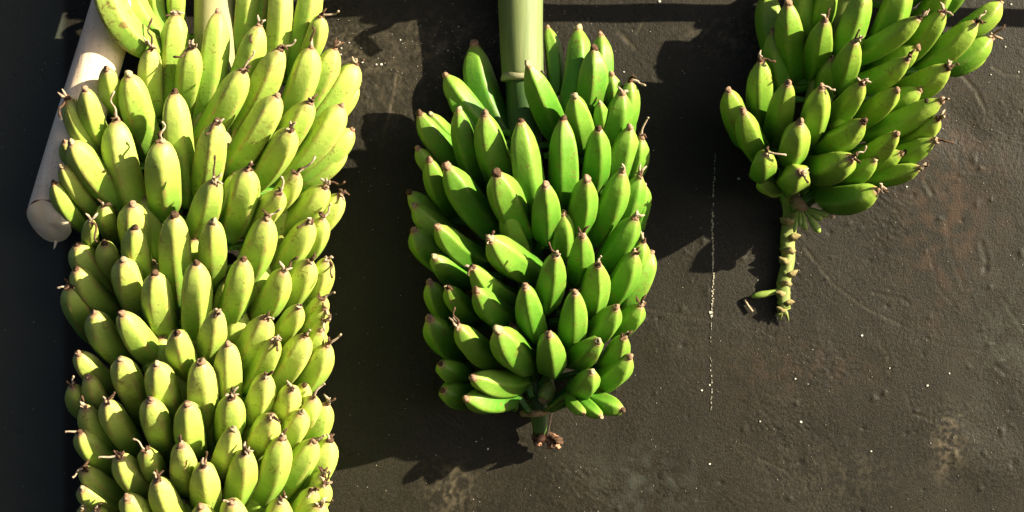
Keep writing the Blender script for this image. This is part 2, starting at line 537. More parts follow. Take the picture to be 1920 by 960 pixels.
def styled_tube(path, r0, r1, blob=0.0):
    rad = [r0 + (r1 - r0) * i / (len(path) - 1) for i in range(len(path))]
    if blob:
        rad[-1] *= 1.2
        rad[-2] = max(rad[-2], blob)
        rad[-3] = max(rad[-3], blob * 0.75)
    return tube(path, rad, 6)

class Bunch:
    def __init__(self, label, axis, d0, R, W, L, mat, profile, ridge, flower_p):
        self.axis, self.d0, self.R, self.W, self.L = axis, d0, R, W, L
        self.fat = 1.05 if d0 > 0.06 else 1.02
        self.mat, self.profile, self.ridge, self.flower_p = mat, profile, ridge, flower_p
        e = bpy.data.objects.new("banana_bunch", None)
        scene.collection.objects.link(e)
        e.empty_display_size = 0.05
        e["label"] = label
        e["category"] = "banana bunch"
        e["group"] = "banana bunches hanging on the wall"
        self.empty = e

    def set_base(self, p):
        self.empty.location = p
        self.o = p

    def tip_depth(self, px, py):
        s = (px - self.axis(py)) / (self.W[0] if px < self.axis(py) else self.W[1])
        ys = [a for a, _ in self.R]
        R = float(np.interp(py, ys, [b for _, b in self.R]))
        return self.d0 + R * math.sqrt(max(0.04, 1 - min(1, s * s)))

    def part(self, name, verts, faces, mat, smooth=True, attr=None, origin=None):
        o = origin if origin is not None else verts[0]
        me = mesh_from(name, [v - o for v in verts], faces, mat, smooth, attr)
        return new_obj(name, me, self.empty, o - self.o)

    def banana(self, tx, ty, bx, by, w, dz=0.0, st=None, bend=0.065, spots=0.0, nub=True, L=None, rot=None, loose=False):
        dt = max(0.035, self.tip_depth(tx, ty) + dz)
        T = P(tx, ty, dt)
        l = math.hypot(tx - bx, ty - by) * mpp(dt)
        L = (L or self.L) * random.uniform(0.95, 1.05)
        drop = math.sqrt(max(L * L - l * l, (0.42 * L) ** 2))
        db = max(self.d0 * 0.8 + 0.02, dt - drop) if dt > self.d0 * 0.8 + 0.02 else dt
        db = min(db, dt)
        Bp = P(bx, by, db)
        if not loose:
            Bp = Bp + (Bp - T) * 0.20          # the hidden part goes on behind its neighbours
            Bp.y = min(Bp.y, -0.030)
        # where it joins the main stalk: lower and further in
        ax = self.axis(by + 35)
        A = P(ax + (bx - ax) * 0.30, by + 28, self.d0 + 0.012)
        A = Bp + (A - Bp) * min(1.0, 0.085 / max(1e-6, (A - Bp).length))
        out = Vector((T.x - P(self.axis(ty), ty, self.d0).x, T.y + self.d0, 0))
        if out.length < 1e-6: out = Vector((0, -1, 0))
        out.normalize()
        chord = (T - Bp)
        cd = chord.normalized()
        n = out * 0.55 - Vector((0, 0, 1))
        n = n - cd * n.dot(cd)
        if n.length < 1e-4: n = out - cd * out.dot(cd)
        n.normalize()
        bb = bend * random.uniform(0.6, 1.4)
        M1 = Bp + chord * 0.33 + n * chord.length * bb * 0.85
        M2 = Bp + chord * 0.67 + n * chord.length * bb * 0.85
        pts = catmull([A, Bp, M1, M2, T], 7)
        nA = 7
        # finer towards the tip
        hw = 0.5 * w * self.fat * random.uniform(0.96, 1.06) * mpp(dt)
        body = len(pts) - 1 - nA
        fine, us = pts[:nA + 1], None
        us = [0.0] * (nA + 1)
        rad = [hw * (0.26 + 0.24 * (i / nA) ** 1.4) for i in range(nA + 1)]
        extra = []
        for i in range(nA + 1, len(pts)):
            u = (i - nA) / body
            extra.append((pts[i], u))
        # subdivide the last spans so the tip is round
        dense = []
        for k, (p, u) in enumerate(extra):
            if u > 0.78 and k > 0:
                pp, pu = extra[k - 1]
                dense.append(((pp + p) * 0.5, (pu + u) * 0.5))
            dense.append((p, u))
        for p, u in dense:
            fine.append(p)
            us.append(u)
            rad.append(hw * prof(self.profile, u))
        rk = self.ridge * random.uniform(0.85, 1.12)
        nside = 5
        phase = random.uniform(-0.22, 0.22) if rot is None else rot
        lump = [random.uniform(-0.03, 0.03) for _ in range(3)]

        def section(th, i):
            a = (th + phase) % (2 * math.pi / nside) - math.pi / nside
            # ridge where a = +-pi/5 ; polygon radius
            poly = math.cos(math.pi / nside) / math.cos(a)
            u = us[i] if i < len(us) else 1
            k = rk * (1 - 0.5 * max(0, (u - 0.8) / 0.2))
            return (1 - k) + k * poly * 1.10 + lump[0] * math.cos(th * 2 + 1) + lump[1] * math.sin(th + 6 * u)
        v, f, info = tube(fine, rad, 30, section, n)
        attr = []
        for (i, th) in info:
            rd = max(0.0, math.cos(nside * (th + phase))) ** 5
            attr.append((us[i], rd, 0, 1))
        o = self.part("banana", v, f, self.mat, True, attr, Bp)
        o.color = (1, 1 - max(spots, random.choice((0, 0, 0.15, 0.35))), 1, 1)
        td = (fine[-1] - fine[-3]).normalized()
        if nub:
            r = rad[-1] * random.uniform(0.85, 1.2)
            side = Vector((random.uniform(-1, 1), random.uniform(-1, 1), random.uniform(-1, 1))) * r * 0.25
            pp = [T - td * r * 0.3, T + td * r * 0.35, T + td * r * 0.8 + side * 0.5, T + td * r * 0.7 + side]
            vv, ff, _ = tube(pp, [r * 1.0, r * 0.98, r * 0.86, r * 0.35], 9, lambda th, i: 1 + 0.12 * math.sin(3 * th + tx))
            me = mesh_from("blossom_end", [q - Bp for q in vv], ff, random.choice((M_NUB, M_NUB, M_NUB_PALE, M_STYLE_DARK)))
            new_obj("blossom_end", me, o)
        if st is None and random.random() < self.flower_p:
            st = (random.uniform(-14, 16), random.uniform(-16, 4))
        if st is not None:
            pale = random.random() < 0.5
            k = mpp(dt)
            S = T + td * rad[-1] * 0.6
            vec = Vector((st[0] * k, -random.uniform(0.002, 0.010), -st[1] * k))
            ln = vec.length
            j = lambda s: Vector((random.uniform(-s, s), random.uniform(-s, s), random.uniform(-s, s)))
            path = catmull([S, S + vec * 0.35 + j(ln * 0.13), S + vec * 0.7 + j(ln * 0.16), S + vec], 4)
            vv, ff, _ = styled_tube(path, 0.0022, 0.0012, 0.0023)
            me = mesh_from("dried_flower", [q - Bp for q in vv], ff, M_STYLE_PALE if pale else M_STYLE_DARK)
            new_obj("dried_flower", me, o)
            # a couple of shrivelled petals round the foot
            vv, ff = [], []
            for q in range(random.randint(2, 4)):
                a = S + j(rad[-1] * 0.5)
                b = a + j(0.011) + td * 0.006
                t_ = tube([a, (a + b) / 2 + j(0.003), b], [0.0022, 0.0026, 0.0010], 5)
                off = len(vv)
                vv += t_[0]
                ff += [tuple(x + off for x in fc) for fc in t_[1]]
            me = mesh_from("dried_petals", [q - Bp for q in vv], ff, M_STYLE_DARK if pale else M_STYLE_PALE)
            new_obj("dried_petals", me, o)
        return o

# each row: tip x, tip y, lower end x, lower end y, width (photo pixels), then options
# ------------------------------------------------------------------ left bunch
b1 = Bunch("tall pale yellow-green banana bunch at the left, running out of the frame top and bottom",
           lambda y: 403 - 0.030 * y, 0.070, [(-60, .100), (60, .125), (200, .155), (330, .182), (600, .190), (1000, .190)], (292, 280), 0.172, M_B1, PROFILE_BLUNT, 0.80, 0.0)
b1.set_base(P(403 - 0.03 * 1000, 1080, 0.085))
D = dict
B1 = [
    (196, -70, 300, 98, 58, D(loose=True, bend=.34, spots=1.0, dz=.06)), (240, -75, 322, 80, 46, D(loose=True, bend=.28, spots=.6, dz=-.01)),
    (292, -50, 312, 62, 32, D(dz=-.05)), (333, -45, 336, 45, 32, D(dz=-.04)),
    (331, 27, 325, 185, 50, D(dz=-.03, st=(-18, 8))), (283, 92, 294, 195, 46, D(dz=-.02, st=(3, -55))), (360, 88, 348, 205, 48, D(st=(-34, 22), dz=-.01)),
    (242, 141, 286, 275, 56, D()), (200, 130, 232, 205, 42, D(dz=.03)), (160, 168, 212, 285, 46, D(dz=.075)),
    (127, 184, 205, 318, 48, D(dz=.085, st=(-10, 40))), (327, 174, 345, 345, 58, D()), (218, 227, 268, 385, 64, D(st=(-2, -52))),
    (304, 266, 314, 400, 64, D(loose=True, st=(0, -34))), (134, 268, 228, 372, 56, D(dz=.08)), (121, 266, 172, 330, 36, D(dz=.065)),
    (116, 312, 190, 400, 40, D(dz=.085)), (101, 343, 168, 418, 38, D(dz=.085)), (194, 386, 217, 445, 36, D(dz=-.03, st=(2, -3))),
    (170, 415, 182, 455, 30, D(dz=.02, st=(14, 40))), (249, 384, 266, 475, 56, D(dz=-.025)), (253, 427, 276, 520, 52, D()),
    (327, 404, 336, 540, 56, D()), (409, 24, 385, 215, 50, D(dz=-.03)), (486, 48, 424, 200, 50, D(dz=-.015, st=(-14, 38))),
    (466, -50, 450, 95, 42, D(dz=-.05)), (497, -60, 470, 80, 40, D(dz=-.06)), (526, -45, 506, 130, 46, D(dz=-.02)), (588, -50, 547, 115, 48, D(dz=-.01)),
    (602, 30, 565, 112, 40, D(st=(34, -6))), (584, 90, 528, 218, 52, D(st=(3, -34))), (526, 92, 446, 232, 54, D(st=(28, -14))),
    (456, 132, 378, 260, 52, D(st=(20, -34))), (628, 92, 560, 215, 46, D(st=(8, -10))), (667, 121, 590, 225, 54, D(st=(14, -5))),
    (668, 158, 600, 232, 40, D(dz=-.02)), (520, 181, 432, 312, 56, D()), (581, 192, 490, 312, 52, D(st=(0, -5))),
    (640, 199, 542, 312, 54, D()), (660, 244, 562, 335, 48, D()), (648, 282, 565, 342, 32, D(dz=-.03)),
    (546, 244, 482, 332, 54, D(st=(-2, -5))), (407, 230, 380, 352, 58, D(spots=.5, st=(-20, 26))), (464, 318, 432, 420, 56, D(st=(8, -12))),
    (402, 340, 368, 432, 56, D(st=(2, -46))), (557, 325, 490, 385, 46, D(st=(34, -30))), (525, 362, 466, 425, 46, D(st=(2, -30))),
    (610, 351, 520, 435, 52, D(st=(36, -8))), (638, 366, 560, 445, 46, D(st=(6, 12))), (606, 410, 560, 480, 42, D(dz=-.01, st=(14, -26))),
    (582, 416, 502, 512, 52, D(st=(-26, 14))), (501, 410, 450, 518, 56, D(st=(26, -16))), (400, 416, 398, 525, 55, D()),
    (457, 487, 421, 597, 54, D()), (533, 508, 475, 597, 53, D(st=(26, -24))), (581, 491, 526, 578, 53, D(st=(4, 6))),
    (614, 488, 565, 567, 48, D(st=(10, 36))), (369, 494, 367, 606, 54, D()), (291, 513, 314, 612, 55, D()), (232, 488, 266, 582, 57, D()),
    (145, 459, 203, 548, 52, D()), (196, 456, 227, 522, 46, D(dz=-.02)), (143, 505, 217, 578, 52, D(dz=.012)), (131, 537, 178, 618, 46, D(st=(-22, 6), dz=.01)),
    (176, 587, 246, 668, 53, D()), (229, 588, 318, 668, 56, D()), (332, 625, 358, 702, 56, D()), (408, 586, 377, 662, 55, D(st=(-4, 12))),
    (497, 596, 440, 672, 55, D(st=(16, 4))), (560, 576, 510, 632, 42, D(st=(6, -4))), (606, 560, 565, 592, 36, D(st=(22, -10))),
    (611, 580, 540, 642, 42, D(st=(6, 22))), (608, 603, 560, 642, 36, D(st=(2, 18))), (515, 638, 457, 712, 51, D(st=(6, 22))),
    (572, 630, 500, 717, 52, D(st=(10, -10))), (601, 619, 560, 702, 42, D(dz=-.01)), (614, 648, 556, 722, 50, D(st=(26, -20))),
    (428, 646, 425, 748, 54, D()), (377, 679, 383, 778, 57, D()), (147, 663, 218, 718, 46, D()), (227, 674, 272, 762, 56, D()),
    (295, 683, 325, 772, 56, D()), (166, 707, 208, 772, 42, D()), (136, 724, 172, 772, 40, D(st=(4, -18))), (201, 754, 256, 832, 53, D(st=(16, -18))),
    (159, 763, 216, 832, 46, D(st=(-4, -20))), (282, 751, 313, 837, 54, D()), (352, 758, 366, 838, 57, D()), (434, 745, 423, 818, 54, D(st=(4, -18))),
    (499, 705, 462, 792, 53, D(st=(0, 6))), (547, 730, 517, 782, 51, D(st=(2, 4))), (571, 722, 547, 770, 36, D(dz=-.02)),
    (566, 773, 510, 838, 52, D()), (588, 746, 546, 802, 46, D(st=(22, -26))), (612, 758, 552, 847, 47, D(st=(18, -10))),
    (509, 781, 462, 847, 51, D(st=(0, 6))), (437, 805, 402, 882, 53, D()), (529, 822, 476, 927, 59, D(st=(0, -8))),
    (589, 827, 500, 937, 54, D(st=(20, -10))), (618, 826, 562, 912, 50, D(st=(-6, -10))), (460, 848, 436, 937, 57, D(st=(2, -10))),
    (341, 835, 350, 902, 55, D(st=(-6, -14))), (274, 845, 305, 897, 47, D(st=(-22, -22))), (382, 873, 388, 947, 55, D(st=(8, -26))),
    (224, 855, 287, 922, 51, D(st=(-36, 4))), (150, 811, 216, 867, 50, D(st=(-24, 0))), (157, 880, 236, 932, 46, D(st=(-18, 16))),
    (154, 916, 232, 955, 49, D()), (295, 900, 350, 970, 56, D(st=(-4, -14))), (239, 933, 300, 990, 54, D()), (181, 955, 222, 1005, 42, D(st=(2, -6))),
    (155, 952, 200, 1005, 42, D(dz=-.01)), (377, 950, 398, 1010, 53, D()), (435, 942, 440, 1012, 56, D(st=(-16, -2))), (527, 939, 495, 1010, 54, D(st=(10, -6))),
    (587, 919, 540, 965, 42, D(st=(-10, 16))), (609, 907, 560, 955, 44, D(st=(10, -20))), (600, 948, 558, 1005, 52, D(st=(24, -10))),
    (606, 888, 568, 925, 38, D(st=(14, -6))), (482, 985, 460, 1060, 54, D()), (330, 990, 350, 1060, 54, D()), (270, 1000, 310, 1070, 54, D()),
    (180, 1000, 240, 1060, 52, D()), (560, 990, 510, 1065, 52, D()), (605, 985, 560, 1060, 48, D()), (410, 1005, 405, 1085, 54, D()),
]
for r in B1:
    b1.banana(*r[:5], **r[5])

def stalk_part(bunch, name, pts, radii, mat, nseg=24, section=None):
    path = catmull(pts, 6)
    rr = []
    n = len(pts) - 1
    for i in range(len(path)):
        t = i / 6
        k = min(int(t), n - 1)
        rr.append(radii[k] + (radii[k + 1] - radii[k]) * (t - k))
    v, f, _ = tube(path, rr, nseg, section, Vector((0, -1, 0)))
    return bunch.part(name, v, f, mat, True, None, path[0])

for y in range(330, 1000, 52):        # fruit deeper in, between the visible rows
    for q in range(2):
        x = 395 + random.uniform(-150, 190)
        lean = (x - 395) * -0.30
        b1.banana(x, y + random.uniform(-15, 15), x + lean, y + 95, random.uniform(44, 52), dz=-0.10, nub=True)
stalk_part(b1, "stalk", [P(408, -260, .075), P(406, 0, .085), P(400, 200, .085), P(388, 500, .085), P(374, 1060, .085)],
           [.040, .036, .034, .030, .024], M_STALK1, 28, lambda th, i: 1 + 0.02 * math.sin(5 * th))

# ------------------------------------------------------------------ middle bunch
b2 = Bunch("bright green banana bunch in the middle, hanging from a thick pale green stalk",
           lambda y: 978 + 0.034 * y, 0.050, [(40, .090), (130, .115), (230, .145), (340, .175), (470, .195), (620, .185), (750, .125)], (232, 232), 0.158, M_B2, PROFILE_SLIM, 1.0, 0.0)
b2.set_base(P(1008, 835, 0.05))
B2 = [
    (889, 84, 942, 232, 60, D(dz=-.2)), (836, 142, 900, 222, 46, D(dz=-.065)), (842, 168, 890, 240, 30, D(dz=-.07)),
    (860, 205, 902, 335, 50, D()), (909, 215, 950, 345, 60, D()), (787, 214, 866, 308, 50, D()), (808, 214, 862, 262, 32, D(dz=-.02)),
    (783, 279, 834, 335, 36, D(dz=-.01)), (805, 301, 848, 388, 44, D()), (838, 313, 928, 428, 60, D()), (932, 326, 985, 438, 64, D(loose=True)),
    (977, 228, 1000, 385, 58, D(rot=.1)), (1056, 224, 1054, 380, 58, D()), (1023, 347, 1022, 447, 57, D(loose=True)), (991, 122, 1046, 245, 54, D()),
    (1027, 52, 1036, 155, 32, D(dz=-.09)), (1084, 54, 1062, 190, 50, D(dz=-.06)), (1127, 66, 1112, 195, 48, D(dz=-.05)), (1114, 92, 1096, 215, 56, D(dz=-.02)),
    (1147, 140, 1140, 205, 38, D(dz=-.03)), (1077, 180, 1091, 265, 50, D()), (1182, 152, 1166, 242, 40, D(dz=-.005, st=(28, 12))),
    (1167, 176, 1136, 275, 52, D(st=(-6, -4))), (1125, 192, 1120, 250, 32, D(dz=-.02)), (1122, 242, 1106, 350, 54, D()), (1181, 240, 1141, 350, 52, D()),
    (1203, 259, 1176, 335, 42, D(st=(12, -36), dz=.01)), (1100, 337, 1076, 433, 56, D()), (1167, 322, 1116, 430, 54, D(st=(2, -10))),
    (1199, 330, 1152, 432, 47, D(st=(-2, -6))), (1207, 347, 1186, 420, 36, D(dz=-.01)), (1191, 408, 1131, 492, 54, D(st=(-6, 6))), (1092, 442, 1080, 512, 50, D(st=(-8, -3))),
    (1042, 478, 1020, 562, 56, D(st=(-14, -22))), (1121, 496, 1100, 578, 54, D(st=(6, -14))), (1206, 454, 1170, 512, 42, D(dz=-.015, st=(2, -4))), (1190, 474, 1141, 558, 54, D(st=(-4, -4))),
    (1221, 474, 1172, 563, 50, D()), (985, 537, 1005, 622, 56, D()), (1078, 548, 1066, 628, 56, D()), (1155, 576, 1096, 624, 50, D()), (1201, 573, 1150, 614, 47, D(st=(4, -6))),
    (820, 425, 906, 478, 52, D()), (920, 448, 996, 507, 60, D(st=(-4, 12))), (886, 501, 957, 553, 46, D(st=(-6, 18))), (840, 538, 897, 592, 44, D(st=(-6, 2))), (893, 545, 966, 602, 57, D()),
    (815, 482, 872, 524, 50, D(dz=-.02)), (768, 361, 832, 404, 42, D()), (777, 386, 852, 444, 48, D(dz=-.01)), (776, 432, 838, 494, 52, D()), (806, 530, 852, 592, 46, D(dz=-.02)),
    (806, 598, 862, 658, 56, D()), (859, 612, 947, 673, 57, D(loose=True, st=(-4, -34))), (934, 619, 996, 682, 62, D(loose=True)), (1029, 627, 1034, 694, 54, D(loose=True)), (1121, 640, 1058, 672, 52, D(loose=True)),
    (1170, 632, 1130, 682, 44, D(st=(8, -8))), (1180, 669, 1110, 717, 52, D()), (1110, 697, 1072, 730, 48, D(loose=True)), (887, 708, 985, 718, 50, D(loose=True, bend=.06)), (874, 748, 968, 745, 46, D(loose=True, bend=.05)),
    (826, 682, 884, 702, 48, D(loose=True, dz=-.01)), (830, 732, 892, 738, 48, D(loose=True, dz=-.01)), (1167, 768, 1100, 742, 38, D(loose=True, L=.085, bend=.03)), (1127, 781, 1082, 742, 28, D(loose=True, L=.075, bend=.03)), (1095, 776, 1062, 742, 24, D(loose=True, L=.07, bend=.03)),
    # fruit deeper in, between the rows
    (950, 395, 980, 470, 50, D(dz=-.05)), (1055, 400, 1050, 470, 46, D(dz=-.06)), (960, 610, 985, 670, 48, D(dz=-.07)),
]
for r in B2:
    b2.banana(*r[:5], **r[5])
# upper stalk inside its cut sheath, the sheath's edge, and the bare stalk below
stalk_part(b2, "stalk_sheath", [P(972, -260, .055), P(975, -60, .054), P(977, 60, .053), P(981, 148, .052)], [.040, .0385, .0360, .0355], M_STALK2, 40, lambda th, i: 1 + 0.012 * math.sin(4 * th + 1))
v, f, _ = tube([P(980, 136, .052), P(980.6, 143, .052), P(981, 150, .052), P(981, 153, .052)], [.0352, .0372, .0378, .0330], 40, lambda th, i: 1 + 0.02 * math.sin(3 * th))
b2.part("sheath_edge", v, f, M_COLLAR)
stalk_part(b2, "stalk", [P(981, 140, .048), P(985, 260, .047), P(992, 450, .045), P(1003, 660, .045), P(1010, 760, .042), P(1012, 812, .032)], [.0315, .029, .024, .0190, .0150, .0115], M_STALK_IN, 24, lambda th, i: 1 + 0.05 * math.sin(3 * th + i * .6))
# end of the stalk
v, f, _ = tube([P(1000, 767, .042), P(1000, 771, .042), P(1001, 777, .041), P(1001, 780, .041)], [.0165, .0225, .0215, .016], 20, lambda th, i: 1 + 0.10 * math.sin(2 * th + .5) + .05 * math.sin(5 * th))
b2.part("bract_scar", v, f, M_SCAR)
v, f, _ = tube([P(1030, 716, .045), P(1027, 730, .065), P(1022, 745, .072), P(1019, 752, .074)], [.008, .014, .013, .007], 12, lambda th, i: 1 + .06 * math.cos(5 * th))
b2.part("stunted_finger", v, f, M_FINGER)
v, f, _ = tube([P(1019, 748, .074), P(1018, 753, .076), P(1016, 757, .077)], [.0085, .008, .003], 8, lambda th, i: 1 + .2 * math.sin(3 * th))
b2.part("blossom_end", v, f, M_SCAR)
v, f, _ = tube(catmull([P(1036, 752, .058), P(1033, 780, .057), P(1026, 818, .050)], 5), [.0020] * 11, 6)
b2.part("dry_thread", v, f, M_STYLE_PALE)
for k in range(14):
    cx, cy = random.uniform(1002, 1050), random.uniform(818, 836)
    a = P(1014 + (cx - 1014) * .25, 810, .034)
    b = P(cx, cy, random.uniform(.026, .058))
    c = P(cx + random.uniform(-10, 10), cy + random.uniform(-4, 11), random.uniform(.028, .062))
    v, f, _ = tube(catmull([a, b, c], 3), [x * random.uniform(.5, 1.0) for x in (.004, .005, .006, .0065, .006, .004, .001)], 7, lambda th, i: 1 + .6 * math.cos(2 * th + k + i))
    b2.part("dry_shred", v, f, M_SHRED if k % 3 else M_STYLE_DARK)

# ------------------------------------------------------------------ right bunch
b3 = Bunch("olive green banana bunch at the top right with a bare knobbly stalk below",
           lambda y: 1592 - 0.32 * y, 0.048, [(-60, .115), (80, .140), (200, .160), (300, .150), (370, .110)], (190, 300), 0.138, M_B3, PROFILE_SLIM, 0.9, 0.0)
b3.set_base(P(1470, 590, 0.04))
B3 = [
    (1440, -20, 1482, 130, 52, D(dz=-.075)), (1478, 7, 1490, 125, 54, D()), (1512, -50, 1512, 75, 44, D(dz=-.03)), (1547, 39, 1526, 128, 52, D(st=(8, -20))),
    (1603, 78, 1566, 152, 50, D(st=(6, -18))), (1558, -35, 1532, 65, 46, D(dz=-.02)), (1622, -25, 1572, 112, 54, D(dz=-.005)), (1695, -40, 1640, 85, 56, D(dz=-.01)),
    (1724, 34, 1610, 102, 46, D(dz=.015, st=(4, -12))), (1769, 22, 1690, 102, 46, D(st=(-14, 2))), (1778, -35, 1722, 45, 48, D()), (1830, 41, 1732, 112, 52, D(st=(14, -18))),
    (1876, 4, 1800, 58, 46, D(st=(6, -10))), (1858, 72, 1770, 118, 46, D(st=(20, -22))), (1850, 98, 1790, 130, 26, D(dz=-.01)), (1702, 111, 1606, 152, 48, D(st=(-2, 2))),
    (1777, 126, 1690, 167, 52, D(st=(16, -2))), (1617, 156, 1556, 218, 48, D(st=(8, 0))), (1682, 169, 1606, 224, 48, D()), (1764, 189, 1642, 243, 48, D(st=(8, -2))),
    (1759, 223, 1690, 258, 42, D(st=(10, -6))), (1751, 263, 1640, 303, 46, D(st=(32, 6))), (1680, 251, 1606, 293, 46, D()), (1724, 315, 1620, 325, 40, D(st=(12, -6), bend=.05)),
    (1619, 228, 1535, 268, 52, D()), (1597, 296, 1512, 312, 60, D(loose=True, st=(22, -20), bend=.14)), (1645, 357, 1530, 366, 54, D(loose=True, st=(16, 4), bend=.10)), (1541, 164, 1514, 252, 50, D(st=(24, 8))),
    (1477, 157, 1456, 248, 50, D()), (1427, 114, 1432, 225, 50, D(dz=-.02, st=(26, 6))), (1366, 170, 1398, 255, 46, D(dz=.02)), (1393, 209, 1434, 288, 50, D(dz=.02)),
    (1500, 230, 1480, 293, 54, D(L=.10)), (1437, 287, 1427, 330, 48, D(loose=True, L=.09, st=(36, 6))), (1501, 323, 1474, 338, 54, D(loose=True, L=.10, st=(12, 22))), (1425, 338, 1465, 350, 36, D(loose=True, L=.07, dz=-.04)),
    # fruit deeper in and the hand above the frame
    (1560, 110, 1545, 175, 46, D(dz=-.06)), (1640, 300, 1570, 335, 44, D(dz=-.04)), (1450, 60, 1470, 160, 44, D(dz=-.05)), (1725, 168, 1640, 208, 46, D(dz=-.05)), (1690, 288, 1600, 308, 44, D(dz=-.045)), (1720, 90, 1640, 130, 46, D(dz=-.05)), (1590, 200, 1550, 250, 46, D(dz=-.06)),
    (1770, -150, 1700, -20, 54, D()), (1850, -120, 1770, 0, 52, D()),
]
objs3 = [b3.banana(*r[:5], **r[5]) for r in B3]
stalk_part(b3, "stalk", [P(1680, -280, .05), P(1592, 0, .060), P(1530, 200, .060), P(1486, 345, .036), P(1484, 400, .020), P(1476, 450, .014), P(1478, 490, .0125), P(1469, 535, .012), P(1471, 578, .0105)],
           [.030, .026, .022, .0165, .0135, .0125, .0112, .0115, .0098], M_STALK3, 20, lambda th, i: 1 + 0.06 * math.sin(3 * th + i * .4))
# bract scars: thin uneven rings with a jutting lip
def node(cx, cy, side, r, d):
    j = lambda a: random.uniform(-a, a)
    sx = {'l': -1, 'r': 1, 'f': 0.15}[side]
    v, f, _ = tube([P(cx + j(1), cy - 5, d), P(cx, cy + j(2), d), P(cx + j(1), cy + 4, d)], [r * .86, r * 1.06, r * .86], 16, lambda th, i: 1 + .09 * math.sin(2 * th + cy) + .06 * math.sin(5 * th + cx), Vector((1, 0, 0)))
    o = b3.part("bract_scar", v, f, M_STALK3)
    c = P(cx, cy, d)
    out = Vector((sx, -0.75 if side != 'f' else -1.0, 0)).normalized()
    side_v = Vector((0, 0, 1)).cross(out)
    lip = [c + out * r * .6 + Vector((0, 0, -.002)), c + out * r * 1.15 + Vector((0, 0, .001)), c + out * r * 1.75 + Vector((0, 0, j(.004) + .002))]
    v, f, _ = tube(lip, [r * .82, r * .46, r * .10], 8, lambda th, i: 1 + .35 * math.cos(2 * th), side_v)
    me = mesh_from("scar_lip", [x - (o.location + b3.empty.location) for x in v], f, M_LIP)
    new_obj("scar_lip", me, o)
for cx, cy, s_, r, d in [(1482, 414, 'l', .0138, .026), (1478, 443, 'r', .0130, .023), (1476, 468, 'f', .0126, .021), (1477, 488, 'l', .0120, .020), (1475, 512, 'r', .0118, .019),
                         (1470, 530, 'f', .0118, .018), (1469, 549, 'l', .0114, .018), (1470, 566, 'r', .0110, .017), (1470, 579, 'l', .0100, .016)]:
    node(cx, cy, s_, r, d - 0.0068)
v, f, _ = tube([P(1488, 372, .056), P(1496, 384, .062), P(1506, 390, .064), P(1514, 394, .062)], [.010, .012, .010, .004], 10)
b3.part("bract_scar", v, f, M_SCAR)
for (ax, ay, bx, by, w) in [(1496, 388, 1489, 436, 5), (1502, 390, 1510, 432, 8), (1506, 390, 1537, 436, 10), (1508, 389, 1542, 412, 8), (1510, 388, 1556, 404, 9), (1498, 390, 1500, 425, 6)]:
    A, C = P(ax, ay, .060), P(bx, by, .075)
    v, f, _ = tube(catmull([A, (A + C) / 2 + Vector((0, -.006, -.002)), C], 4), [1.5 * w * k * mpp(.06) for k in (.22, .24, .28, .34, .40, .48, .52, .46, .22)], 9, lambda th, i: 1 + .05 * math.cos(5 * th))
    b3.part("stunted_finger", v, f, M_FINGER)
v, f, _ = tube([P(1553, 402, .074), P(1560, 404, .076), P(1564, 408, .077)], [.004, .006, .002], 7)
b3.part("dried_flower", v, f, M_STYLE_PALE)
v, f, _ = tube(catmull([P(1462, 545, .013), P(1440, 550, .013), P(1409, 556, .010)], 4), [.0045, .0048, .0050, .0052, .0055, .0060, .0060, .0050, .0025], 9)
b3.part("stunted_finger", v, f, M_FINGER)
v, f, _ = tube(catmull([P(1397, 562, .005), P(1402, 572, .004), P(1411, 584, .004)], 4), [.0022] * 9, 6)
b3.part("dry_thread", v, f, M_STYLE_PALE)
for dx, dy in [(-14, 8), (-6, 14), (6, 10), (10, 16)]:
    v, f, _ = tube([P(1469, 580, .011), P(1469 + dx * .6, 588, .010), P(1469 + dx, 586 + dy, .008)], [.005, .003, .001], 6)
    b3.part("dry_shred", v, f, M_STALK3)

# insect holes on two fingers of the right bunch
for idx, px, py, r in [(19, 1736, 190, 5.5), (21, 1699, 285, 5)]:
    o = objs3[idx]
    me = o.data
    w0 = b3.empty.location + o.location
    best, bp = 1e9, None
    for vtx in me.vertices:
        w = w0 + vtx.co
        k = FPX / (CAM_D + w.y)
        q = math.hypot(960 + w.x * k - px, 480 - (w.z - CAM_Z) * k - py) + w.y * 60
        if q < best:
            best, bp = q, (vtx.co.copy(), vtx.normal.copy())
    c, nrm = bp
    v, f, _ = tube([c - nrm * .001, c + nrm * .0006, c + nrm * .0011], [r * mpp(.1), r * mpp(.1) * .9, r * mpp(.1) * .4], 9, lambda th, i: 1 + .2 * math.sin(2 * th + 1), Vector((0, 0, 1)))
    new_obj("insect_hole", mesh_from("insect_hole", v, f, M_HOLE), o)

